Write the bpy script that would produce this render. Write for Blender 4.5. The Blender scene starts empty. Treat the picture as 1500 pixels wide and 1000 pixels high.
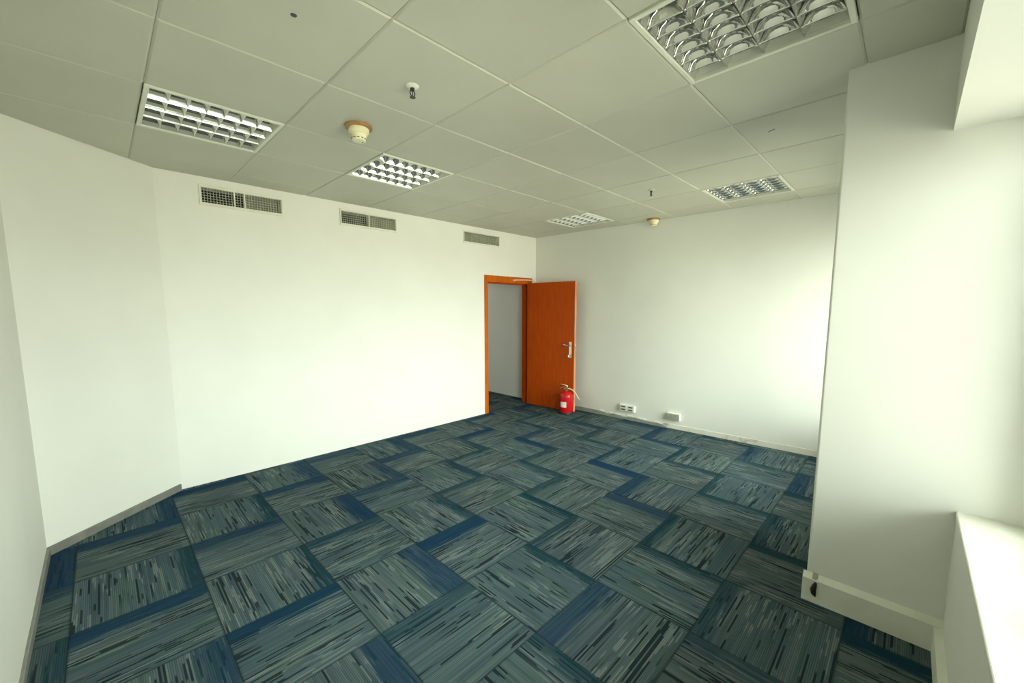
import bpy, bmesh, math, random
from mathutils import Vector, Matrix
random.seed(7)
S = bpy.context.scene
C = S.collection
PI = math.pi

# ------------------------------------------------------------------ camera
H = 2.4907            # ceiling height
EYE = 1.4551
cam_d = bpy.data.cameras.new('camera')
cam = bpy.data.objects.new('camera', cam_d)
C.objects.link(cam)
S.camera = cam
yaw, pit, rol = math.radians(44.601), math.radians(6.268), math.radians(0.0635)
Fh = Vector((math.cos(yaw), math.sin(yaw), 0)); Rr = Vector((math.sin(yaw), -math.cos(yaw), 0)); Uu = Vector((0, 0, 1))
Fw = Fh*math.cos(pit) - Uu*math.sin(pit); Up = Fh*math.sin(pit) + Uu*math.cos(pit)
ax = Rr*math.cos(rol) - Up*math.sin(rol); ay = Rr*math.sin(rol) + Up*math.cos(rol)
M = Matrix.Identity(4)
for k in range(3):
    M[k][0] = ax[k]; M[k][1] = ay[k]; M[k][2] = -Fw[k]
M[0][3], M[1][3], M[2][3] = 0, 0, EYE
cam.matrix_world = M
cam_d.sensor_fit = 'HORIZONTAL'; cam_d.sensor_width = 36.0
cam_d.lens = 591.449*36/1500
cam_d.shift_x = (750-748.555)/1500; cam_d.shift_y = (515.628-500)/1500
cam_d.clip_start = 0.02; cam_d.clip_end = 200

# ------------------------------------------------------------------ view / world
S.view_settings.view_transform = 'Standard'; S.view_settings.look = 'None'
S.view_settings.gamma = 1.0; S.view_settings.use_curve_mapping = False
S.view_settings.exposure = 1.46
SKY_GAIN = 7.0
GROUND = (0.52, 0.50, 0.43); HORIZON = (0.97, 1.02, 1.0); ZENITH = (1.25, 1.31, 1.31)
w = bpy.data.worlds.new('sky'); S.world = w; w.use_nodes = True
nt = w.node_tree; nt.nodes.clear()
wo = nt.nodes.new('ShaderNodeOutputWorld'); bg = nt.nodes.new('ShaderNodeBackground')
tc = nt.nodes.new('ShaderNodeTexCoord'); sx = nt.nodes.new('ShaderNodeSeparateXYZ')
mr = nt.nodes.new('ShaderNodeMapRange'); mr.inputs['From Min'].default_value = -1; mr.inputs['From Max'].default_value = 1
cr = nt.nodes.new('ShaderNodeValToRGB')
cr.color_ramp.elements[0].position = 0.47; cr.color_ramp.elements[0].color = (*GROUND, 1)
cr.color_ramp.elements[1].position = 0.53; cr.color_ramp.elements[1].color = (*HORIZON, 1)
e = cr.color_ramp.elements.new(1.0); e.color = (*ZENITH, 1)
bg.inputs['Strength'].default_value = SKY_GAIN
nt.links.new(tc.outputs['Generated'], sx.inputs[0]); nt.links.new(sx.outputs['Z'], mr.inputs['Value'])
nt.links.new(mr.outputs[0], cr.inputs[0]); nt.links.new(cr.outputs[0], bg.inputs['Color']); nt.links.new(bg.outputs[0], wo.inputs[0])

def portal(name, x0, x1, z0, z1, y):          # guides sampling of the sky through a window, adds no light
    l = bpy.data.lights.new(name, 'AREA'); l.shape = 'RECTANGLE'; l.size = x1-x0; l.size_y = z1-z0
    l.cycles.is_portal = True
    o = bpy.data.objects.new(name, l); C.objects.link(o)
    o.location = ((x0+x1)/2, y, (z0+z1)/2); o.rotation_euler = (math.radians(90), 0, 0)   # -Z faces +Y
    return o

# ------------------------------------------------------------------ helpers
def N(m, t, **kw):
    n = m.node_tree.nodes.new(t)
    for k, v in kw.items(): setattr(n, k, v)
    return n
def L(m, a, b): m.node_tree.links.new(a, b)
def mat(name, col, rough=0.5, metal=0.0, spec=0.5):
    m = bpy.data.materials.new(name); m.use_nodes = True
    b = m.node_tree.nodes['Principled BSDF']
    b.inputs['Base Color'].default_value = (*col, 1); b.inputs['Roughness'].default_value = rough
    b.inputs['Metallic'].default_value = metal; b.inputs['Specular IOR Level'].default_value = spec
    return m
def noisy(name, c1, c2, scale, rough=0.6, bump=0.0, bscale=200, metal=0.0, spec=0.5, stretch=(1, 1, 1), detail=3, per_object=0.0, lo=0.35, hi=0.65):
    """two-tone procedural surface with fine relief"""
    m = mat(name, c1, rough, metal, spec); b = m.node_tree.nodes['Principled BSDF']
    t = N(m, 'ShaderNodeTexCoord'); mp = N(m, 'ShaderNodeMapping'); mp.inputs['Scale'].default_value = stretch
    n = N(m, 'ShaderNodeTexNoise'); n.inputs['Scale'].default_value = scale; n.inputs['Detail'].default_value = detail
    r = N(m, 'ShaderNodeMapRange'); r.inputs['From Min'].default_value = lo; r.inputs['From Max'].default_value = hi
    mx = N(m, 'ShaderNodeMix', data_type='RGBA'); mx.inputs[6].default_value = (*c1, 1); mx.inputs[7].default_value = (*c2, 1)
    L(m, t.outputs['Object'], mp.inputs[0]); L(m, mp.outputs[0], n.inputs['Vector'])
    L(m, n.outputs[0], r.inputs['Value']); L(m, r.outputs[0], mx.inputs[0])
    out = mx.outputs[2]
    if per_object:
        oi = N(m, 'ShaderNodeObjectInfo'); mr2 = N(m, 'ShaderNodeMapRange')
        mr2.inputs['To Min'].default_value = 1-per_object; mr2.inputs['To Max'].default_value = 1+per_object
        hs = N(m, 'ShaderNodeHueSaturation')
        L(m, oi.outputs['Random'], mr2.inputs['Value']); L(m, mr2.outputs[0], hs.inputs['Value']); L(m, out, hs.inputs['Color'])
        out = hs.outputs[0]
    L(m, out, b.inputs['Base Color'])
    if bump:
        n2 = N(m, 'ShaderNodeTexNoise'); n2.inputs['Scale'].default_value = bscale; n2.inputs['Detail'].default_value = 2
        bp = N(m, 'ShaderNodeBump'); bp.inputs['Strength'].default_value = bump; bp.inputs['Distance'].default_value = 0.002
        L(m, t.outputs['Object'], n2.inputs['Vector']); L(m, n2.outputs[0], bp.inputs['Height']); L(m, bp.outputs[0], b.inputs['Normal'])
    return m

def obj(name, bm, m=None, parent=None, smooth=False, loc=None, rot=None):
    me = bpy.data.meshes.new(name); bmesh.ops.recalc_face_normals(bm, faces=bm.faces); bm.to_mesh(me); bm.free()
    if m: me.materials.append(m)
    if smooth:
        for f in me.polygons: f.use_smooth = True
    o = bpy.data.objects.new(name, me); C.objects.link(o)
    if parent: o.parent = parent
    if loc: o.location = loc
    if rot: o.rotation_euler = rot
    return o
def auto_smooth(o, deg=35):
    me = o.data
    for f in me.polygons: f.use_smooth = True
    b = bmesh.new(); b.from_mesh(me)
    for ed in b.edges:
        if len(ed.link_faces) == 2 and ed.calc_face_angle(0) > math.radians(deg): ed.smooth = False
    b.to_mesh(me); b.free(); return o
def thing(name, label, cat, loc=(0, 0, 0), rot=(0, 0, 0), group=None):
    o = bpy.data.objects.new(name, None); C.objects.link(o); o.empty_display_size = 0.1
    o.location = loc; o.rotation_euler = rot; o['label'] = label; o['category'] = cat
    if group: o['group'] = group
    return o
def tag(o, label, cat, group=None):
    o['label'] = label; o['category'] = cat
    if group: o['group'] = group
    return o
def structure(o, label=None, cat=None):
    o['kind'] = 'structure'
    if label: o['label'] = label
    if cat: o['category'] = cat
    return o
def box(bm, x0, x1, y0, y1, z0, z1, bev=0.0, seg=1):
    r = bmesh.ops.create_cube(bm, size=1.0)
    vs = r['verts']
    for v in vs:
        v.co = Vector((x0+(v.co.x+.5)*(x1-x0), y0+(v.co.y+.5)*(y1-y0), z0+(v.co.z+.5)*(z1-z0)))
    if bev:
        es = list({ed for v in vs for ed in v.link_edges})
        bmesh.ops.bevel(bm, geom=es, offset=bev, segments=seg, affect='EDGES', profile=0.5)
    return bm
def BOX(*a, **k): return box(bmesh.new(), *a, **k)
def lathe(bm, prof, n=24, cx=0, cy=0, cap=True):
    """profile [(r,z)] spun about z"""
    rings = []
    for r, z in prof:
        if r < 1e-6: rings.append([bm.verts.new((cx, cy, z))])
        else: rings.append([bm.verts.new((cx+r*math.cos(2*PI*k/n), cy+r*math.sin(2*PI*k/n), z)) for k in range(n)])
    for a, b in zip(rings, rings[1:]):
        if len(a) == 1 and len(b) == 1: continue
        for k in range(n):
            j = (k+1) % n
            if len(a) == 1: bm.faces.new((a[0], b[j], b[k]))
            elif len(b) == 1: bm.faces.new((a[k], a[j], b[0]))
            else: bm.faces.new((a[k], a[j], b[j], b[k]))
    if cap:
        for rg in (rings[0], rings[-1]):
            if len(rg) > 1: bm.faces.new(rg)
    return bm
def tube(bm, pts, r, n=10):
    pts = [Vector(p) for p in pts]; rings = []
    ov = (pts[-1]-pts[0]).normalized()
    rs = r if isinstance(r, (list, tuple)) else [r]*len(pts)
    up = Vector((0, 0, 1)) if abs(ov.z) < .75 else Vector((1, 0, 0))
    for i, p in enumerate(pts):
        d = (pts[min(i+1, len(pts)-1)]-pts[max(i-1, 0)]).normalized()
        u = d.cross(up)
        if u.length < 1e-3: u = d.cross(Vector((0, 1, 0)))
        u.normalize(); v = d.cross(u)
        rings.append([bm.verts.new(p+rs[i]*(u*math.cos(2*PI*k/n)+v*math.sin(2*PI*k/n))) for k in range(n)])
    for a, b in zip(rings, rings[1:]):
        for k in range(n):
            j = (k+1) % n; bm.faces.new((a[k], a[j], b[j], b[k]))
    bm.faces.new(rings[0]); bm.faces.new(rings[-1])
    return bm
def prism(bm, poly, z0, z1):
    a = [bm.verts.new((x, y, z0)) for x, y in poly]; b = [bm.verts.new((x, y, z1)) for x, y in poly]
    n = len(poly); bm.faces.new(a); bm.faces.new(b)
    for k in range(n): bm.faces.new((a[k], a[(k+1) % n], b[(k+1) % n], b[k]))
    return bm
def slab(bm, xs, zs, solid, y0, y1):
    """wall in x/z made of cells; cells where solid(i,k) is false are holes; shared verts, no inner faces"""
    V = {}
    def v(i, k, s):
        if (i, k, s) not in V: V[(i, k, s)] = bm.verts.new((xs[i], (y0, y1)[s], zs[k]))
        return V[(i, k, s)]
    nx, nz = len(xs)-1, len(zs)-1
    ok = lambda i, k: 0 <= i < nx and 0 <= k < nz and solid(i, k)
    for i in range(nx):
        for k in range(nz):
            if not ok(i, k): continue
            bm.faces.new((v(i, k, 0), v(i+1, k, 0), v(i+1, k+1, 0), v(i, k+1, 0)))
            bm.faces.new((v(i, k, 1), v(i, k+1, 1), v(i+1, k+1, 1), v(i+1, k, 1)))
            if not ok(i-1, k): bm.faces.new((v(i, k, 0), v(i, k+1, 0), v(i, k+1, 1), v(i, k, 1)))
            if not ok(i+1, k): bm.faces.new((v(i+1, k, 0), v(i+1, k, 1), v(i+1, k+1, 1), v(i+1, k+1, 0)))
            if not ok(i, k-1): bm.faces.new((v(i, k, 0), v(i, k, 1), v(i+1, k, 1), v(i+1, k, 0)))
            if not ok(i, k+1): bm.faces.new((v(i, k+1, 0), v(i+1, k+1, 0), v(i+1, k+1, 1), v(i, k+1, 1)))
    return bm
def clip(poly, hull):
    """Sutherland-Hodgman: poly inside convex CCW hull"""
    out = list(poly)
    for k in range(len(hull)):
        a, b = Vector(hull[k]), Vector(hull[(k+1) % len(hull)]); e = b-a
        side = lambda q: e.x*(q[1]-a.y)-e.y*(q[0]-a.x)
        src, out = out, []
        for i in range(len(src)):
            p, q = src[i], src[(i+1) % len(src)]; sp, sq = side(p), side(q)
            if sp >= 0: out.append(p)
            if (sp >= 0) != (sq >= 0):
                t = sp/(sp-sq); out.append((p[0]+t*(q[0]-p[0]), p[1]+t*(q[1]-p[1])))
        if not out: return []
    return out
def dedupe(poly, eps=1e-4):
    r = []
    for p in poly:
        if not r or (abs(p[0]-r[-1][0])+abs(p[1]-r[-1][1])) > eps: r.append(p)
    if len(r) > 1 and (abs(r[0][0]-r[-1][0])+abs(r[0][1]-r[-1][1])) <= eps: r.pop()
    return r
def area(p): return 0.5*sum(p[i][0]*p[(i+1) % len(p)][1]-p[(i+1) % len(p)][0]*p[i][1] for i in range(len(p)))
def inset(poly, d):
    n = len(poly); lines = []
    for k in range(n):
        a, b = Vector(poly[k]), Vector(poly[(k+1) % n]); e = (b-a).normalized(); nn = Vector((-e.y, e.x))
        lines.append((a+nn*d, e))
    out = []
    for k in range(n):
        p, u = lines[k-1]; q, v2 = lines[k]; den = u.x*v2.y-u.y*v2.x
        if abs(den) < 1e-6: out.append(tuple(q)); continue
        t = ((q-p).x*v2.y-(q-p).y*v2.x)/den; out.append(tuple(p+u*t))
    return out

# ------------------------------------------------------------------ materials
WALL = noisy('wall_paint', (.815, .815, .745), (.79, .79, .72), 2.2, rough=.62, bump=.12, bscale=260, spec=.3)
WHITE_TRIM = noisy('gloss_white_paint', (.80, .81, .70), (.74, .75, .64), 9, rough=.45, bump=.1, bscale=90, spec=.4)
CEIL = noisy('ceiling_tile_enamel', (.57, .57, .47), (.55, .55, .45), 3.0, rough=.5, bump=.03, bscale=600, spec=.4, per_object=.03)
PLENUM = mat('plenum_dark', (.30, .30, .25), .9)
SKIRT = noisy('grey_skirting_vinyl', (.23, .235, .205), (.18, .185, .16), 14, rough=.55, bump=.1, bscale=60)
SKIRT_R = noisy('pale_grey_green_skirting', (.30, .335, .28), (.25, .285, .235), 14, rough=.6, bump=.1, bscale=60)  # paler, greener variant of the skirting grey
PLASTER = noisy('torn_plaster', (.84, .83, .76), (.74, .70, .61), 28, rough=.9, bump=.6, bscale=120)
def residue_mat():
    m = noisy('skirting_glue_residue', (.74, .70, .59), (.80, .78, .69), 6, rough=.85, bump=.5, bscale=90)
    b = m.node_tree.nodes['Principled BSDF']; src = b.inputs['Base Color'].links[0].from_socket
    t = N(m, 'ShaderNodeTexCoord'); n = N(m, 'ShaderNodeTexNoise'); n.inputs['Scale'].default_value = 5.5; n.inputs['Detail'].default_value = 5
    r = N(m, 'ShaderNodeMapRange'); r.inputs['From Min'].default_value = .56; r.inputs['From Max'].default_value = .72
    mx = N(m, 'ShaderNodeMix', data_type='RGBA'); mx.inputs[7].default_value = (.30, .20, .11, 1)
    L(m, t.outputs['Object'], n.inputs['Vector']); L(m, n.outputs[0], r.inputs['Value']); L(m, r.outputs[0], mx.inputs[0])
    L(m, src, mx.inputs[6]); L(m, mx.outputs[2], b.inputs['Base Color'])
    return m
RESIDUE = residue_mat()
def wood_mat(name, c1, c2, rough=.5):
    return noisy(name, c1, c2, 5.0, rough=rough, bump=.04, bscale=80, stretch=(9, 9, .7), detail=6, spec=.12)
LEAF = wood_mat('red_orange_door_veneer', (.49, .074, .0022), (.41, .053, .0017))
FRAME = wood_mat('orange_door_frame_veneer', (.56, .125, .004), (.46, .09, .003))
LEAF_EDGE = wood_mat('pale_door_edge_lipping', (.70, .33, .17), (.60, .25, .12))
STEEL = noisy('satin_steel', (.72, .68, .58), (.62, .58, .48), 40, rough=.28, metal=1.0)
CLOSER = noisy('pinkish_closer_metal', (.80, .52, .40), (.72, .45, .33), 40, rough=.4)
BRASS = noisy('dull_brass', (.45, .34, .20), (.30, .22, .13), 60, rough=.35, metal=1.0)
CHROME = noisy('bright_chrome', (.88, .86, .80), (.8, .78, .72), 40, rough=.12, metal=1.0)
ALU = noisy('mirror_louvre_aluminium', (.80, .80, .76), (.74, .74, .71), 12, rough=.05, metal=.85)
LAMP_WHITE = noisy('white_lamp_enamel', (.78, .79, .67), (.74, .75, .63), 8, rough=.4)
TUBE = noisy('unlit_tube_glass', (.85, .86, .80), (.8, .81, .76), 10, rough=.25)
GRILLE = noisy('grille_enamel', (.78, .79, .66), (.73, .74, .61), 12, rough=.45)
BLADE = noisy('grille_blade_enamel', (.68, .69, .56), (.62, .63, .51), 12, rough=.5)
DUCT = mat('duct_shade', (.02, .02, .015), .9)  # near-black plate colour stands in for the shade inside the ducts
DAMPER = noisy('damper_grey', (.25, .25, .18), (.20, .20, .15), 20, rough=.7)
PLASTIC_W = noisy('white_plastic', (.84, .85, .76), (.80, .81, .72), 20, rough=.4)
PLASTIC_G = noisy('grey_plastic', (.36, .36, .29), (.31, .31, .25), 40, rough=.5)
PORT = mat('port_dark', (.07, .075, .06), .6)
CREAM = noisy('cream_detector_plastic', (.85, .80, .54), (.80, .74, .48), 20, rough=.4)
TAN = noisy('tan_mounting_board', (.42, .23, .085), (.34, .18, .06), 30, rough=.6)
BLACK = noisy('black_rubber', (.012, .012, .012), (.02, .02, .02), 40, rough=.55)
RED = noisy('extinguisher_red_paint', (.58, .006, .010), (.50, .004, .008), 12, rough=.22)
HOSE = noisy('pale_hose', (.66, .58, .45), (.58, .50, .38), 40, rough=.5)
PAPER = noisy('label_paper', (.82, .80, .76), (.70, .66, .62), 55, rough=.6)
WINFRAME = noisy('window_aluminium', (.62, .63, .58), (.57, .58, .53), 20, rough=.4, metal=.3)
def glass_mat():
    m = bpy.data.materials.new('tinted_window_glass'); m.use_nodes = True; n = m.node_tree; n.nodes.clear()
    o = N(m, 'ShaderNodeOutputMaterial'); mx = N(m, 'ShaderNodeMixShader'); t = N(m, 'ShaderNodeBsdfTransparent'); g = N(m, 'ShaderNodeBsdfGlossy')
    t.inputs[0].default_value = (.94, .965, .93, 1); g.inputs['Roughness'].default_value = 0.02
    f = N(m, 'ShaderNodeFresnel'); f.inputs[0].default_value = 1.45
    nz = N(m, 'ShaderNodeTexNoise'); nz.inputs['Scale'].default_value = 3
    L(m, f.outputs[0], mx.inputs[0]); L(m, t.outputs[0], mx.inputs[1]); L(m, g.outputs[0], mx.inputs[2]); L(m, mx.outputs[0], o.inputs[0])
    return m
GLASS = glass_mat()

def carpet_mat():
    m = mat('striped_carpet_pile', (.1, .14, .15), .95, spec=.1); b = m.node_tree.nodes['Principled BSDF']
    def math_(op, a, b2=None, c=None):
        n = N(m, 'ShaderNodeMath', operation=op)
        for i, q in enumerate((a, b2, c)):
            if q is None: continue
            if isinstance(q, (int, float)): n.inputs[i].default_value = q
            else: L(m, q, n.inputs[i])
        return n.outputs[0]
    def ramp(v, lo, hi):
        n = N(m, 'ShaderNodeMapRange', interpolation_type='SMOOTHSTEP'); n.inputs['From Min'].default_value = lo; n.inputs['From Max'].default_value = hi
        L(m, v, n.inputs['Value']); return n.outputs[0]
    def comb(x, y, z):
        n = N(m, 'ShaderNodeCombineXYZ')
        for i, q in enumerate((x, y, z)):
            if isinstance(q, (int, float)): n.inputs[i].default_value = q
            else: L(m, q, n.inputs[i])
        return n.outputs[0]
    def noise(vec, detail=0.0):
        n = N(m, 'ShaderNodeTexNoise'); n.inputs['Scale'].default_value = 1.0; n.inputs['Detail'].default_value = detail
        L(m, vec, n.inputs['Vector']); return n.outputs[0]
    def mix(f, a, c):
        n = N(m, 'ShaderNodeMix', data_type='RGBA')
        for i, q in ((0, f), (6, a), (7, c)):
            if isinstance(q, tuple): n.inputs[i].default_value = (*q, 1)
            elif isinstance(q, (int, float)): n.inputs[i].default_value = q
            else: L(m, q, n.inputs[i])
        return n.outputs[2]
    t = N(m, 'ShaderNodeTexCoord'); sp = N(m, 'ShaderNodeSeparateXYZ'); L(m, t.outputs['Object'], sp.inputs[0])
    x, y = sp.outputs['X'], sp.outputs['Y']
    oi = N(m, 'ShaderNodeObjectInfo'); rnd = oi.outputs['Random']
    seed = math_('MULTIPLY', rnd, 517.0)
    rA = math_('FRACT', math_('MULTIPLY', rnd, 7.13)); rB = math_('FRACT', math_('MULTIPLY', rnd, 13.7)); rC = math_('FRACT', math_('MULTIPLY', rnd, 29.3))
    row = math_('FLOOR', math_('DIVIDE', y, 0.0074))
    row2 = math_('FLOOR', math_('DIVIDE', y, 0.020))
    # base tone: slate to green-grey, drifting across each tile
    drift = noise(comb(math_('MULTIPLY', x, 2.2), math_('MULTIPLY', y, 9.0), seed), 1.0)
    base = mix(ramp(rA, .1, .9), (.066, .110, .128), (.078, .108, .112))
    base = mix(math_('MULTIPLY', ramp(drift, .45, .68), .75), base, (.070, .120, .108))
    base = mix(math_('MULTIPLY', ramp(drift, .50, .30), .7), base, (.048, .082, .098))
    # bands of rows a little lighter or darker
    rb = noise(comb(math_('MULTIPLY', x, .9), math_('MULTIPLY', row2, 3.77), math_('ADD', seed, 9.0)))
    base = mix(math_('MULTIPLY', ramp(rb, .52, .72), .55), base, (.118, .150, .150))
    rw = noise(comb(math_('MULTIPLY', x, 1.6), math_('MULTIPLY', row, 9.13), math_('ADD', seed, 47.0)))
    base = mix(math_('MULTIPLY', ramp(rw, .50, .36), .30), base, (.024, .042, .052))
    base = mix(math_('MULTIPLY', ramp(rw, .54, .68), .28), base, (.135, .160, .165))
    # pale broken threads
    cl = noise(comb(math_('MULTIPLY', x, 3.0), math_('MULTIPLY', y, 10.0), math_('ADD', seed, 31.0)))
    nl = noise(comb(math_('MULTIPLY', x, 5.0), math_('MULTIPLY', row, 5.31), math_('ADD', seed, 3.0)))
    lite = math_('MULTIPLY', ramp(nl, .575, .605), ramp(cl, .42, .58))
    base = mix(math_('MULTIPLY', lite, .55), base, (.21, .245, .235))
    # dark broken threads
    cd = noise(comb(math_('MULTIPLY', x, 2.0), math_('MULTIPLY', y, 13.0), math_('ADD', seed, 71.0)))
    nd = noise(comb(math_('MULTIPLY', x, 4.0), math_('MULTIPLY', row, 4.17), math_('ADD', seed, 17.0)))
    dark = math_('MULTIPLY', ramp(nd, .615, .64), ramp(cd, .36, .50))
    base = mix(math_('MULTIPLY', dark, .92), base, (.008, .017, .021))
    # dark blue or teal band along one edge, its inner border broken by rows
    wob = noise(comb(math_('MULTIPLY', x, 5.0), math_('MULTIPLY', row, 2.9), math_('ADD', seed, 23.0)))
    pos = math_('ADD', y, math_('MULTIPLY', math_('SUBTRACT', wob, .5), .11))
    lo = math_('SUBTRACT', .195, math_('MULTIPLY', rB, .095))
    band = math_('MULTIPLY', ramp(math_('SUBTRACT', pos, lo), -.03, .035), math_('ADD', .62, math_('MULTIPLY', rC, .36)))
    bcol = mix(ramp(rB, .25, .75), (.002, .033, .052), (.002, .028, .080))
    bcol = mix(math_('MULTIPLY', ramp(wob, .5, .6), .5), bcol, (.008, .050, .068))
    base = mix(band, base, bcol)
    # thin dark seam edge
    edge = math_('MAXIMUM', math_('ABSOLUTE', x), math_('ABSOLUTE', y))
    base = mix(math_('MULTIPLY', ramp(edge, .236, .2455), .6), base, (.014, .032, .038))
    # ribbed tuft rows
    rib = math_('ABSOLUTE', math_('SUBTRACT', math_('FRACT', math_('DIVIDE', y, 0.0074)), .5))
    base = mix(math_('MULTIPLY', ramp(rib, .26, .5), .62), base, (.016, .027, .031))
    L(m, base, b.inputs['Base Color'])
    fine = noise(comb(math_('MULTIPLY', x, 260.0), math_('MULTIPLY', y, 260.0), 0.0), 2.0)
    hgt = math_('ADD', math_('MULTIPLY', fine, .5), math_('SUBTRACT', .5, rib))
    bp = N(m, 'ShaderNodeBump'); bp.inputs['Strength'].default_value = .5; bp.inputs['Distance'].default_value = .002
    L(m, hgt, bp.inputs['Height']); L(m, bp.outputs[0], b.inputs['Normal'])
    return m
CARPET = carpet_mat()

# ------------------------------------------------------------------ room shell
YW = 4.088                                    # door wall
XR = lambda y: 4.840-0.0391*y                 # right wall, slightly skewed
XL = -0.327                                   # left wall
CH0, CH1 = (XL, 3.525), (0.358, YW)           # chamfered corner wall
YS = -0.195                                   # wall under the window sill
YB = -0.064                                   # ceiling bulkhead face
ZS, ZB = 0.628, 2.14                          # sill top, bulkhead soffit
PX0, PX1, PY = 2.395, 2.98, 0.275             # pillar between the windows
YG = -0.60                                    # outer face of the window wall
ROOM = [(XL, YS), (XR(YS), YS), (XR(YW), YW), CH1, CH0]
TOP = H+0.22

# floor slab and carpet tiles
floor = structure(obj('floor', prism(bmesh.new(), [(XL-.3, YG), (5.2, YG), (5.2, 7.2), (XL-.3, 7.2)], -.15, -.007), PLENUM),
                  'floor laid with blue grey striped carpet tiles turned a quarter each', 'floor')
ts, fx, fy = 0.49214, 1.75922, 1.09606
CORR = [(3.2, YW), (4.70, YW), (4.70, 6.9), (3.2, 6.9)]
tile_cache = {}
def carpet_piece(poly, c, odd):
    poly = dedupe(poly)
    if len(poly) < 3 or area(poly) < 0.002: return
    a = -PI/2 if odd else 0.0
    ca, sa = math.cos(-a), math.sin(-a)
    loc = [((px-c[0])*ca-(py-c[1])*sa, (px-c[0])*sa+(py-c[1])*ca) for px, py in poly]
    key = tuple((round(q[0], 4), round(q[1], 4)) for q in loc) if len(loc) == 4 and abs(area(loc)-ts*ts) < 1e-5 else None
    if key and 'full' in tile_cache: me = tile_cache['full']
    else:
        bm = bmesh.new()
        lo = inset(loc, .0004); hi = inset(loc, .0022)
        r0 = [bm.verts.new((q[0], q[1], -.007)) for q in lo]; r1 = [bm.verts.new((q[0], q[1], -.0012)) for q in lo]; r2 = [bm.verts.new((q[0], q[1], 0)) for q in hi]
        n = len(loc)
        for A, B in ((r0, r1), (r1, r2)):
            for k in range(n): bm.faces.new((A[k], A[(k+1) % n], B[(k+1) % n], B[k]))
        bm.faces.new(r2); bm.faces.new(r0)
        bmesh.ops.recalc_face_normals(bm, faces=bm.faces)
        me = bpy.data.meshes.new('carpet_tile'); bm.to_mesh(me); bm.free(); me.materials.append(CARPET)
        if key: tile_cache['full'] = me
    o = bpy.data.objects.new('carpet_tile', me); C.objects.link(o); o.parent = floor
    o.location = (c[0], c[1], 0); o.rotation_euler = (0, 0, a)
for i in range(-6, 8):
    for j in range(-4, 13):
        x0, y0 = fx+i*ts, fy+j*ts
        sq = [(x0, y0), (x0+ts, y0), (x0+ts, y0+ts), (x0, y0+ts)]
        c = (x0+ts/2, y0+ts/2); odd = (i+j) % 2
        carpet_piece(clip(sq, ROOM), c, odd)
        if y0+ts > YW: carpet_piece(clip(sq, CORR), c, odd)

# door wall with vent holes and the doorway
DX0, DX1, DZ = 3.645, 4.575, 1.875
VENTS = [(.640, 1.217), (1.753, 2.348), (3.303, 3.910)]
VZ0, VZ1 = 2.293, 2.414
xs = sorted([CH1[0]-.05, DX0, DX1, 4.95]+[q for v in VENTS for q in v]); zs = [0, DZ, VZ0, VZ1, TOP]
def solid_back(i, k):
    xm = (xs[i]+xs[i+1])/2
    if k == 0 and DX0 < xm < DX1: return False
    if k == 2 and any(a < xm < b for a, b in VENTS): return False
    return True
wall_back = structure(obj('wall_back', slab(bmesh.new(), xs, zs, solid_back, YW, YW+.13), WALL), 'white painted wall holding three air vents and the doorway', 'wall')
wall_right = structure(obj('wall_right', prism(bmesh.new(), [(XR(YG), YG), (XR(YG)+.15, YG), (XR(YW+.13)+.15, YW), (XR(YW), YW)], 0, TOP), WALL), 'white wall to the right behind the open door, sockets along its foot', 'wall')
wall_left = structure(obj('wall_left', BOX(XL-.15, XL, YG, CH0[1], 0, TOP), WALL), 'white wall at the far left of the view', 'wall')
ch = Vector((CH1[0]-CH0[0], CH1[1]-CH0[1])).normalized(); chn = Vector((-ch.y, ch.x))
wall_corner = structure(obj('wall_corner', prism(bmesh.new(), [CH0, CH1, (CH1[0]+chn.x*.15, CH1[1]+.15), (CH0[0]-.15, CH0[1]+chn.y*.15)], 0, TOP), WALL), 'angled white wall across the left corner', 'wall')
# corridor behind the door
structure(obj('wall_corridor_right', BOX(4.70, 4.85, YW+.13, 6.9, 0, TOP), WALL), 'grey looking corridor wall seen through the doorway', 'wall')
structure(obj('wall_corridor_left', BOX(3.05, 3.2, YW+.13, 6.9, 0, TOP), WALL), 'corridor wall hidden left of the doorway', 'wall')
structure(obj('wall_corridor_end', BOX(3.05, 4.85, 6.9, 7.05, 0, TOP), WALL), 'end wall of the corridor beyond the doorway', 'wall')
structure(obj('ceiling_corridor', BOX(3.05, 4.85, YW+.13, 7.05, H, H+.05), CEIL), 'plain ceiling of the corridor beyond the doorway', 'ceiling')

cl = bpy.data.lights.new('corridor_fill', 'AREA'); cl.size = .6; cl.energy = 1.7; cl.color = (1, .99, .93)
clo = bpy.data.objects.new('corridor_fill', cl); C.objects.link(clo); clo.location = (3.75, 5.6, H-.01)  # unseen fill light added to brighten the corridor through the doorway
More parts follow.
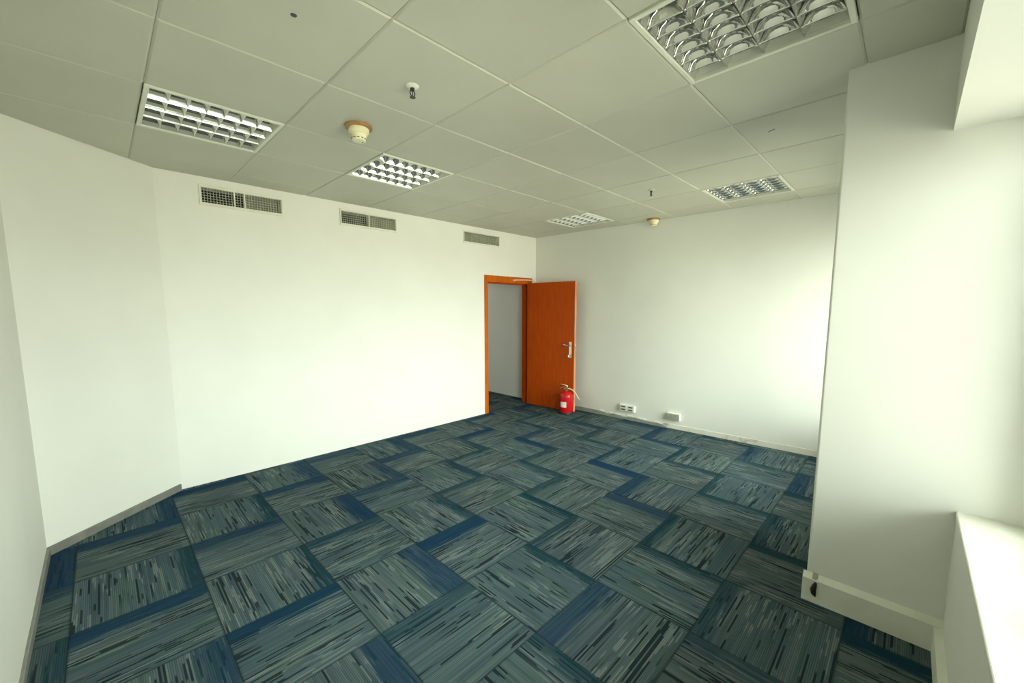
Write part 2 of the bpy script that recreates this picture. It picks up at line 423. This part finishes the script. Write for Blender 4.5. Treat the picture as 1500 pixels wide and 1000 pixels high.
# pillar, window wall, bulkhead, sill
pb = BOX(PX0, PX1, YG, PY, 0, TOP)
ed = [e_ for e_ in pb.edges if all(v.co.y > PY-.01 for v in e_.verts) and abs(e_.verts[0].co.z-e_.verts[1].co.z) > 1]
bmesh.ops.bevel(pb, geom=ed, offset=.012, segments=4, affect='EDGES', profile=.5)
structure(auto_smooth(obj('pillar', pb, WALL)), 'white boxed pillar at the right between the windows', 'pillar')
for x0, x1, nm, zs, ys, yb in ((XL, PX0, 'near', ZS, YS, YB), (PX1, XR(0)+.1, 'far', .36, .0, .0)):
    structure(obj('wall_under_window', BOX(x0, x1, YG, ys, 0, zs-.022), WALL), 'low wall under the %s window' % nm, 'wall')
    structure(obj('bulkhead', BOX(x0, x1, YG, yb, ZB, TOP), WALL), 'boxed bulkhead over the %s window' % nm, 'bulkhead')
    structure(obj('window_sill', BOX(x0, x1, YG+.12, ys+.003, zs-.022, zs, bev=.004, seg=2), WHITE_TRIM), 'white window sill board by the %s window' % nm, 'window sill')

# windows
WX0, WX1 = .12, 2.355
for x0, x1 in ((XL, WX0), (WX1, PX0)):  # unseen piers added to narrow the opening and dim the left wall
    structure(obj('added_window_pier', BOX(x0, x1, YG, -.40, ZS, ZB), WALL), 'unseen wall pier added to narrow the light of the near window', 'wall')
def window(name, x0, x1, n, label, yw=-.45, zs=ZS):
    root = thing(name, label, 'window'); root['kind'] = 'structure'
    root.location = ((x0+x1)/2, yw, zs)
    wdt = x1-x0; hgt = ZB-zs; t = .045
    bm = bmesh.new()
    box(bm, -wdt/2, wdt/2, -.03, .03, 0, t); box(bm, -wdt/2, wdt/2, -.03, .03, hgt-t, hgt)
    for k in range(n+1):
        cx = -wdt/2+t/2+(wdt-t)*k/n; box(bm, cx-t/2, cx+t/2, -.03, .03, t, hgt-t)
    obj('window_frame', bm, WINFRAME, root)
    for k in range(n):
        a = -wdt/2+t+(wdt-t)*k/n; b = -wdt/2+(wdt-t)*(k+1)/n
        obj('pane', BOX(a, b, -.003, .003, t, hgt-t), GLASS, root)
    portal('sky_portal', x0, x1, zs, ZB, yw-.08)
window('window_1', WX0, WX1, 3, 'long aluminium window beside the viewer left of the pillar')
window('window_2', PX1, XR(0), 2, 'aluminium window hidden behind the pillar', -.07, .36)  # unseen window set forward with a low sill to brighten the right wall

# ceiling: plenum deck, tiles, lamps
ceiling = structure(obj('ceiling', BOX(XL-.15, 5.1, YG, YW+.13, H+.17, H+.21), PLENUM), 'suspended ceiling of square grey metal tiles with bevelled joints', 'ceiling')
CEILPOLY = [(XL, YB), (XR(YB), YB), (XR(YW), YW), CH1, CH0]
PIL = (PX0, PX1, PY)
g, gx, gy = 0.6, 2.37536*.6, 2.35566*.6
LIGHTS = [(-2, 2), (0, 2), (4, 2), (4, -1), (0, -2)]
full_tile = {}
def ceiling_tile(poly, c):
    poly = dedupe(poly)
    if len(poly) < 3 or area(poly) < .004: return
    loc = [(q[0]-c[0], q[1]-c[1]) for q in poly]
    full = len(loc) == 4 and abs(area(loc)-g*g) < 1e-5
    if full and 'm' in full_tile: me = full_tile['m']
    else:
        bm = bmesh.new(); a = inset(loc, .0005); b = inset(loc, .0085)
        r0 = [bm.verts.new((q[0], q[1], .022)) for q in a]; r1 = [bm.verts.new((q[0], q[1], .0055)) for q in a]; r2 = [bm.verts.new((q[0], q[1], 0)) for q in b]
        n = len(loc)
        for A, B in ((r0, r1), (r1, r2)):
            for k in range(n): bm.faces.new((A[k], A[(k+1) % n], B[(k+1) % n], B[k]))
        bm.faces.new(r2); bm.faces.new(r0)
        bmesh.ops.recalc_face_normals(bm, faces=bm.faces)
        me = bpy.data.meshes.new('ceiling_tile'); bm.to_mesh(me); bm.free(); me.materials.append(CEIL)
        if full: full_tile['m'] = me
    o = bpy.data.objects.new('ceiling_tile', me); C.objects.link(o); o.parent = ceiling; o.location = (c[0], c[1], H)
    # tiny unevenness of clip-in tiles
    o.rotation_euler = (random.uniform(-.0016, .0016), random.uniform(-.0016, .0016), 0)
for i in range(-4, 7):
    for j in range(-4, 6):
        if (i, j) in LIGHTS: continue
        x0, y0 = gx+i*g, gy+j*g
        sq = [(x0, y0), (x0+g, y0), (x0+g, y0+g), (x0, y0+g)]
        ceiling_tile(clip(sq, CEILPOLY), (x0+g/2, y0+g/2))

# ------------------------------------------------------------------ skirtings
def strip_along(p0, p1, nrm, thick, prof):
    """prism along p0->p1 (2D) whose top edge follows prof [(t, height)]"""
    bm = bmesh.new(); p0, p1, nrm = Vector(p0), Vector(p1), Vector(nrm)
    rows = []
    for t, h in prof:
        q = p0.lerp(p1, t); f = q+nrm*thick
        rows.append([bm.verts.new(v) for v in ((q.x, q.y, 0), (f.x, f.y, 0), (f.x, f.y, h-.002), (q.x+nrm.x*thick*.7, q.y+nrm.y*thick*.7, h), (q.x, q.y, h))])
    for a, b in zip(rows, rows[1:]):
        for k in range(5): bm.faces.new((a[k], a[(k+1) % 5], b[(k+1) % 5], b[k]))
    bm.faces.new(rows[0]); bm.faces.new(rows[-1])
    return bm
structure(obj('baseboard_corner', strip_along(CH0, (CH1[0]-.012, CH1[1]-.01), (ch.y, -ch.x), .012, [(0, .052), (1, .052)]), SKIRT), 'grey vinyl skirting along the angled corner wall', 'skirting')
prof = [(0, .052), (.10, .052), (.16, .05), (.20, .044), (.26, .047), (.33, .038), (.40, .046), (.5, .043), (.6, .05), (1, .05)]
structure(obj('baseboard_left', strip_along((XL, CH0[1]), (XL, YS), (1, 0), .012, prof), SKIRT), 'grey vinyl skirting with a ragged top edge along the left wall', 'skirting')
rb = lambda y: (XR(y), y)
rn = Vector((-1, -.0391)).normalized()
bbr = structure(obj('baseboard_right', strip_along(rb(4.06), rb(2.02), rn, .010,
      [(0, .052), (.30, .052), (.40, .055), (.48, .054), (.55, .052), (.575, .046), (.60, .033), (.625, .035), (.64, .046), (.665, .045), (.68, .030), (.72, .027), (.745, .030), (.76, .046), (.80, .044), (.815, .034), (.90, .030), (.97, .028), (.985, .014), (1, .004)]), SKIRT_R),
      'torn grey vinyl skirting along the foot of the right wall', 'skirting')
obj('glue_residue', strip_along(rb(2.30), rb(.29), rn, .005, [(0, .020), (.10, .05), (.3, .055), (.6, .058), (.8, .062), (1, .062)]), RESIDUE, bbr)
for yc, ln, z0 in ((2.92, .10, .046), (2.78, .07, .040), (2.64, .16, .038), (2.50, .12, .045), (2.34, .15, .036), (2.15, .18, .032)):
    bm = bmesh.new(); bmesh.ops.create_icosphere(bm, subdivisions=2, radius=1.0)
    for v in bm.verts:
        k = 1+random.uniform(-.22, .22); v.co = Vector((v.co.x*.010*k, v.co.y*ln/2*k, v.co.z*.014*k))
    obj('plaster_lump', bm, PLASTER, bbr, loc=(XR(yc)-.004, yc, z0+.008))
# plain white boxed skirting of pillar and under-window wall, sloping top
bm = bmesh.new()
def skirt_profile(bm, a, b, nrm, thick=.024, h=.118, h2=.142):
    rows = []
    for q in (a, b):
        q = Vector(q); nn = Vector(nrm)
        f = q+nn*thick
        rows.append([bm.verts.new(v) for v in ((q.x, q.y, 0), (f.x, f.y, 0), (f.x, f.y, h), (q.x, q.y, h2))])
    for k in range(4): bm.faces.new((rows[0][k], rows[0][(k+1) % 4], rows[1][(k+1) % 4], rows[1][k]))
    bm.faces.new(rows[0]); bm.faces.new(rows[1])
ps = structure(obj('baseboard_pillar', (skirt_profile(bm, (PX0, PY+.012), (PX0, YS), (-1, 0)), bm)[1], WHITE_TRIM), 'thick white skirting with sloped top around the pillar foot', 'skirting')
bm = bmesh.new(); skirt_profile(bm, (PX0-.0, YS), (XL, YS), (0, 1), thick=.026, h=.112, h2=.118)
structure(obj('baseboard_window', bm, WHITE_TRIM), 'thick white skirting under the window sill', 'skirting')

# ------------------------------------------------------------------ door
door = thing('door_1', 'red orange wooden door standing open into the room with matching frame', 'door', (0, 0, 0))
door['kind'] = 'structure'
fi0, fi1, fz = 3.692, 4.528, 1.802          # clear opening
bm = bmesh.new()
box(bm, 3.634, fi0, YW-.014, YW, 0, 1.892, bev=.003); box(bm, fi1, 4.588, YW-.014, YW, 0, 1.892, bev=.003); box(bm, fi0, fi1, YW-.014, YW, fz, 1.892, bev=.003)
obj('architrave', bm, FRAME, door)
bm = bmesh.new()
box(bm, DX0, fi0, YW, YW+.13, 0, DZ); box(bm, fi1, DX1, YW, YW+.13, 0, DZ); box(bm, fi0, fi1, YW, YW+.13, fz, DZ)
box(bm, fi0, fi0+.012, YW+.05, YW+.13, 0, fz); box(bm, fi1-.012, fi1, YW+.05, YW+.13, 0, fz); box(bm, fi0, fi1, YW+.05, YW+.13, fz-.012, fz)
obj('jamb', bm, LEAF, door)
# leaf: local x runs from hinge to free edge along the seen face, local y points towards the right wall
hp, fp = Vector((4.462, 4.062)), Vector((4.545, 3.258))
LD = (fp-hp); LW = LD.length; la = math.atan2(LD.y, LD.x)
leaf = obj('door_leaf', BOX(0, LW-.006, 0, .040, .008, 1.815, bev=.0015), LEAF, door, loc=(hp.x, hp.y, 0), rot=(0, 0, la))
obj('edge_lipping', BOX(LW-.006, LW, 0, .040, .008, 1.815), LEAF_EDGE, leaf)
# lock plates, levers, cylinder and key
def handle_side(y, s):
    hx = LW-.062
    pl = obj('lock_plate', BOX(hx-.021, hx+.021, min(y, y-s*.007), max(y, y-s*.007), .765, .985, bev=.003, seg=2), STEEL, leaf)
    bm = bmesh.new(); yy = y-s*.007
    tube(bm, [(hx, yy, .937), (hx, yy-s*.04, .937), (hx-.02, yy-s*.052, .938), (hx-.075, yy-s*.05, .946), (hx-.125, yy-s*.042, .944)], [.010, .009, .009, .008, .007], 10)
    auto_smooth(obj('lever_handle', bm, CHROME, leaf))
    return pl
handle_side(0.0, 1); handle_side(.040, -1)
bm = bmesh.new(); tube(bm, [(LW-.062, -.007, .800), (LW-.062, -.018, .800)], .011, 14)
box(bm, LW-.076, LW-.048, -.046, -.040, .772, .806, bev=.004, seg=2); tube(bm, [(LW-.062, -.018, .800), (LW-.062, -.042, .800)], .003, 8)
obj('lock_key', bm, CHROME, leaf)
bm = bmesh.new(); box(bm, LW-.0005, LW+.002, .010, .030, .80, .96); box(bm, LW, LW+.010, .014, .026, .92, .945, bev=.002)
obj('lock_latch', bm, STEEL, leaf)
for hz in (.22, .92, 1.60):
    bm = bmesh.new(); lathe(bm, [(.006, hz-.045), (.006, hz+.045)], 10, .018, .046); box(bm, -.0015, .012, .028, .044, hz-.045, hz+.045)
    obj('hinge', bm, STEEL, leaf)
# closer arm from the frame head to the leaf top
bm = bmesh.new()
box(bm, 4.165, 4.205, YW-.032, YW-.0145, 1.832, 1.856, bev=.003)
tube(bm, [(4.185, YW-.036, 1.838), (4.185, YW-.036, 1.856)], .010, 12)
tube(bm, [(4.185, YW-.036, 1.848), (4.30, YW-.075, 1.852), (4.425, YW-.118, 1.852)], .0075, 8)
tube(bm, [(4.425, YW-.118, 1.852), (4.455, YW-.135, 1.846), (4.485, YW-.16, 1.830), (4.492, YW-.17, 1.818)], .0075, 8)
tube(bm, [(4.49, YW-.168, 1.8165), (4.49, YW-.168, 1.826)], .012, 12)
auto_smooth(obj('closer_arm', bm, CLOSER, door))['label'] = 'pinkish metal door closer arm'
# corridor side gets room light and the added fill

# ------------------------------------------------------------------ air vents
def vent(x0, x1, label, mull, dampers):
    xc = (x0+x1)/2; wv = x1-x0; hv = VZ1-VZ0
    r = thing('air_vent', label, 'vent', (xc, YW, (VZ0+VZ1)/2), group='air supply grilles high on the door wall')
    a, b = wv/2, hv/2; o1, o2 = a+.014, b+.020
    bm = bmesh.new()
    for q in ((-o1, o1, b, o2), (-o1, o1, -o2, -b), (-o1, -a, -b, b), (a, o1, -b, b)): box(bm, q[0], q[1], -.010, 0, q[2], q[3], bev=.002)
    for q in ((-a, a, b-.003, b), (-a, a, -b, -b+.003), (-a, -a+.003, -b, b), (a-.003, a, -b, b)): box(bm, q[0]+1e-4, q[1]-1e-4, -.004, .06, q[2]+1e-4, q[3]-1e-4)
    obj('grille_frame', bm, GRILLE, r)
    bm = bmesh.new(); n = round((wv-.01)/.0205)
    for k in range(1, n):
        x = -a+wv*k/n; box(bm, x-.0010, x+.0010, .002, .010, -b+.003, b-.003)
    o = obj('vertical_blades', bm, BLADE, r); o['kind'] = 'stuff'
    bm = bmesh.new()
    for k in range(1, 6):
        z = -b+hv*k/6; box(bm, -a+.003, a-.003, .011, .019, z-.0010, z+.0010)
    o = obj('horizontal_blades', bm, BLADE, r); o['kind'] = 'stuff'
    for q in mull: obj('mullion', BOX(-a+wv*q-.0045, -a+wv*q+.0045, -.001, .04, -b+.003, b-.003), GRILLE, r)
    bm = bmesh.new()
    box(bm, -a, a, .118, .125, -b, b)
    obj('duct_back', bm, DUCT, r)
    for q0, q1, y in dampers: obj('damper_plate', BOX(-a+wv*q0+.004, -a+wv*q1-.004, y, y+.004, -b+.016, b-.010), DAMPER, r)
vent(*VENTS[0], 'white air vent high on the door wall nearest the angled corner, with two upright dividers', (.39, .515), ((.525, .99, .075),))
vent(*VENTS[1], 'middle white air vent, left half open black and right half blanked grey', (.49,), ((.495, .99, .041),))
vent(*VENTS[2], 'white air vent above the doorway, blanked grey along its whole length', (), ((.01, .99, .040),))

# ------------------------------------------------------------------ recessed louvre lights
NT, NB = 4, 6
def make_light_parts(root, cache={}):
    iw = .553; tw = iw/NT; D = .070; half = iw/2
    if not cache:
        def me(bm, nm, m, smooth=False):
            bmesh.ops.recalc_face_normals(bm, faces=bm.faces)
            q = bpy.data.meshes.new(nm); bm.to_mesh(q); bm.free(); q.materials.append(m)
            if smooth:
                for f in q.polygons: f.use_smooth = True
            return q
        bm = bmesh.new(); o = .2965
        for q in ((-o, o, half, o), (-o, o, -o, -half), (-o, -half, -half, half), (half, o, -half, half)): box(bm, q[0], q[1], q[2], q[3], -.005, .012, bev=.002)
        cache['frame'] = me(bm, 'lamp_frame', LAMP_WHITE)
        bm = bmesh.new(); t = .003
        box(bm, -half-t, half+t, -half-t, half+t, .094, .098); box(bm, -half-t, -half, -half, half, .012, .094); box(bm, half, half+t, -half, half, .012, .094)
        box(bm, -half, half, -half-t, -half, .012, .094); box(bm, -half, half, half, half+t, .012, .094)
        cache['housing'] = me(bm, 'lamp_housing', LAMP_WHITE)
        bm = bmesh.new(); K = 28; prev = None
        for k in range(K+1):
            y = -tw/2+.0006+(tw-.0012)*k/K; z = D*(1-abs(2*y/tw)**2.4)
            cur = (bm.verts.new((-half+.001, y, z)), bm.verts.new((half-.001, y, z)))
            if prev: bm.faces.new((prev[0], prev[1], cur[1], cur[0]))
            prev = cur
        cache['reflector'] = me(bm, 'reflector', ALU, True)
        bm = bmesh.new(); rows = []; US = (-1, -.8, -.5, -.2, .2, .5, .8, 1)
        for z, hx in ((.001, .0010), (.007, .0030), (.014, .0062), (.022, .0105), (.030, .0155), (.043, .0200)):
            hy = tw/2*max(0, 1-z/D)**(1/2.4)-.001
            ring = [(hx*(.30+.70*(1-u*u)), u*hy, z) for u in US]
            ring += [(-q[0], q[1], q[2]) for q in reversed(ring)]
            rows.append([bm.verts.new(q) for q in ring])
        n_ = len(rows[0])
        for A, B in zip(rows, rows[1:]):
            for k in range(n_): bm.faces.new((A[k], A[(k+1) % n_], B[(k+1) % n_], B[k]))
        bm.faces.new(rows[0]); bm.faces.new(rows[-1])
        cache['blade'] = me(bm, 'louvre_blade', ALU, True)
        bm = bmesh.new(); tube(bm, [(-half+.004, 0, .054), (half-.004, 0, .054)], .0085, 12)
        cache['tube'] = me(bm, 'lamp_tube', TUBE, True)
    def add(nm, me_, loc, par):
        o = bpy.data.objects.new(nm, me_); C.objects.link(o); o.parent = par; o.location = loc; return o
    add('lamp_frame', cache['frame'], (0, 0, 0), root); add('lamp_housing', cache['housing'], (0, 0, 0), root)
    for k in range(NT):
        yc = -half+tw*(k+.5)
        rf = add('reflector', cache['reflector'], (0, yc, 0), root)
        for q in range(NB): add('louvre_blade', cache['blade'], (-half+iw*(q+1)/(NB+1), 0, 0), rf)
        add('lamp_tube', cache['tube'], (0, yc, 0), root)
LLAB = {(-2, 2): 'unlit square louvre ceiling light at the left, nearest the angled corner wall',
        (0, 2): 'unlit square louvre ceiling light with glaring white reflections below the cream detector',
        (4, 2): 'unlit louvre ceiling light at the far corner above the open door',
        (4, -1): 'unlit louvre ceiling light by the right wall near the pillar',
        (0, -2): 'largest seen louvre ceiling light, mirror cells cut by the top of the picture'}
for (i, j) in LIGHTS:
    r = thing('ceiling_light', LLAB[(i, j)], 'light', (gx+(i+.5)*g, gy+(j+.5)*g, H), group='recessed louvre ceiling lights')
    make_light_parts(r)

# ------------------------------------------------------------------ detectors and sprinklers
def detector(x, y, label):
    r = thing('smoke_detector', label, 'smoke detector', (x, y, H), group='smoke detectors on the ceiling')
    auto_smooth(obj('mounting_board', lathe(bmesh.new(), [(.074, 0), (.076, -.004), (.076, -.012), (.072, -.015)], 32), TAN, r))
    auto_smooth(obj('detector_base', lathe(bmesh.new(), [(.056, -.015), (.058, -.019), (.058, -.032), (.053, -.037)], 32), CREAM, r))
    hd = auto_smooth(obj('detector_head', lathe(bmesh.new(), [(.050, -.037), (.050, -.043), (.044, -.046), (.042, -.062), (.040, -.074), (.035, -.081), (.020, -.084), (0, -.085)], 32), CREAM, r))
    bm = bmesh.new()
    for k in range(12):
        a = 2*PI*k/12; c_, s_ = math.cos(a), math.sin(a)
        b0 = bmesh.ops.create_cube(bm, size=1)['verts']
        for v in b0:
            p = Vector((v.co.x*.004+.0405, v.co.y*.012, v.co.z*.004-.0715)); v.co = Vector((p.x*c_-p.y*s_, p.x*s_+p.y*c_, p.z))
    obj('smoke_slots', bm, PORT, hd)
    bm = bmesh.new(); lathe(bm, [(.004, -.083), (.004, -.0865), (0, -.0868)], 10, .018, -.010); obj('indicator_lamp', bm, PORT, hd)
detector(1.127, 2.339, 'cream smoke detector on a tan round base between two ceiling lights at left')
detector(4.655, 2.235, 'cream smoke detector tucked against the top of the right wall')
def sprinkler(x, y, label, plate=None):
    r = thing('fire_sprinkler', label, 'sprinkler', (x, y, H), group='pendent fire sprinklers')
    auto_smooth(obj('cover_plate', lathe(bmesh.new(), [(.031, 0), (.031, -.002), (.022, -.008), (.012, -.010)], 24), plate or LAMP_WHITE, r))
    bm = bmesh.new(); lathe(bm, [(.010, -.008), (.010, -.020), (.007, -.022)], 12)
    for s in (-1, 1): tube(bm, [(s*.008, 0, -.020), (s*.013, 0, -.030), (s*.010, 0, -.042), (s*.002, 0, -.048)], .0025, 6)
    obj('sprinkler_body', bm, BLACK, r)
    obj('glass_bulb', lathe(bmesh.new(), [(.0005, -.022), (.003, -.026), (.003, -.042), (.001, -.046)], 8), PORT, r)
    bm = bmesh.new(); lathe(bm, [(.004, -.047), (.014, -.050), (.014, -.0515), (.003, -.0515)], 16); obj('deflector', bm, PORT, r)
sprinkler(1.115, 1.749, 'small fire sprinkler with white plate near the cream detector, nearest the viewer')
sprinkler(3.513, 1.719, 'small dark fire sprinkler farther off, near the right wall', CEIL)
obj('hole_disc', lathe(bmesh.new(), [(.011, 0), (.010, -.002), (.004, -.003), (0, -.003)], 14), PORT, ceiling, loc=(.568, 1.644, H))  # raised dark disc stands in for a small hole in the ceiling
obj('scuff_mark', BOX(-.003, .003, -.022, .022, -.0012, .001), PORT, ceiling, loc=(2.861, .666, H), rot=(0, 0, -.5))  # thin dark plate stands for a scuff on the tile

# ------------------------------------------------------------------ wall sockets
wr_a = math.atan2(-.0391, 1)            # wall normal tilt
def on_right(y, z): return (XR(y), y, z)
# local: -x out of the wall, y along it
dx = math.atan(.0391)
s1 = thing('data_outlet', 'white twin wall outlet with four dark ports beside the torn skirting', 'outlet', on_right(2.535, .155), (0, 0, dx))
obj('outlet_box', BOX(-.030, 0, -.105, .105, -.043, .043, bev=.004, seg=2), PLASTIC_W, s1)
for yy in (-.050, .050):
    pl = obj('face_plate', BOX(-.034, -.030, yy-.043, yy+.043, -.037, .037, bev=.0015), PLASTIC_W, s1)
    for zz in (-.018, .018): obj('port', BOX(-.0352, -.033, yy-.030, yy+.030, zz-.008, zz+.008), PORT, pl)
s2 = thing('floor_level_socket', 'single white box socket with a grey face plate near the right wall foot', 'outlet', on_right(1.94, .152), (0, 0, dx))
obj('socket_box', BOX(-.034, 0, -.080, .080, -.043, .043, bev=.004, seg=2), PLASTIC_W, s2)
fpz = obj('face_plate', BOX(-.038, -.034, -.072, .074, -.037, .037, bev=.0015), PLASTIC_G, s2)
fpz['label'] = 'grey face plate'
for yy in (-.024, .026): obj('socket_module', BOX(-.0395, -.037, yy-.021, yy+.021, -.022, .022, bev=.001), PLASTIC_G, fpz)

# ------------------------------------------------------------------ fire extinguisher
ex = thing('fire_extinguisher', 'red fire extinguisher with white label standing at the foot of the open door', 'fire extinguisher', (4.428, 3.300, 0), (0, 0, math.radians(225)))
R = .094
auto_smooth(obj('base_ring', lathe(bmesh.new(), [(.086, 0), (R+.002, .003), (R+.002, .030), (R, .034), (R-.01, .034)], 32), BLACK, ex))
auto_smooth(obj('cylinder', lathe(bmesh.new(), [(R-.004, .022), (R, .032), (R, .245), (R-.004, .268), (R-.018, .290), (R-.046, .305), (.024, .312), (.024, .322)], 40), RED, ex))
bm = bmesh.new(); rows = []
for k in range(11):
    a = math.radians(-58+52*k/10)      # label wraps the face turned to the viewer
    rows.append([bm.verts.new(((R+.0008)*math.cos(a), (R+.0008)*math.sin(a), z)) for z in (.105, .180)])
for a, b in zip(rows, rows[1:]): bm.faces.new((a[0], b[0], b[1], a[1]))
lb = obj('label', bm, PAPER, ex)
bm = bmesh.new(); lathe(bm, [(.020, .318), (.020, .332), (.013, .335), (.013, .362), (.016, .365), (.016, .380), (0, .382)], 18)
tube(bm, [(0, 0, .350), (0, -.034, .350)], .009, 10)
auto_smooth(obj('valve', bm, BRASS, ex))
bm = bmesh.new()
tube(bm, [(.010, .016, .366), (0, -.02, .372), (-.005, -.055, .366), (-.008, -.085, .352)], [.008, .008, .007, .006], 8)
obj('carry_handle', bm, STEEL, ex)
bm = bmesh.new()
tube(bm, [(0, .022, .380), (0, -.01, .396), (0, -.05, .408), (0, -.078, .412)], [.007, .009, .009, .007], 8)
obj('squeeze_lever', bm, BRASS, ex)
bm = bmesh.new(); lathe(bm, [(.016, -.006), (.018, 0), (.016, .006), (0, .007)], 16)
g_ = obj('pressure_gauge', bm, CHROME, ex, loc=(.018, .004, .350), rot=(0, math.radians(90), 0))
bm = bmesh.new()
tube(bm, [(0, .010, .352), (.012, .050, .350), (.020, .090, .328), (.022, .122, .290), (.022, .150, .245), (.022, .176, .200)], [.008, .008, .0085, .009, .010, .012], 10)
auto_smooth(obj('hose', bm, HOSE, ex))

# ------------------------------------------------------------------ cable stub on the pillar skirting
cb = thing('cable_stub', 'black cable end hanging from a small grey clip on the pillar skirting', 'cable', (PX0-.012, .236, .131))
obj('cable_clip', BOX(-.002, .003, -.009, .013, -.013, .022, bev=.001), PLASTIC_G, cb, rot=(0, math.radians(45), 0))
bm = bmesh.new(); tube(bm, [(-.012, -.006, -.004), (-.018, -.006, -.016), (-.019, -.004, -.026)], .003, 8); obj('cable_wire', bm, PLASTIC_W, cb)
bm = bmesh.new()
tube(bm, [(-.022, -.004, -.016), (-.025, 0, -.034), (-.026, .004, -.054), (-.025, .001, -.074), (-.020, -.006, -.090)], [.005, .010, .0125, .0105, .003], 10)
obj('cable_plug', bm, BLACK, cb)
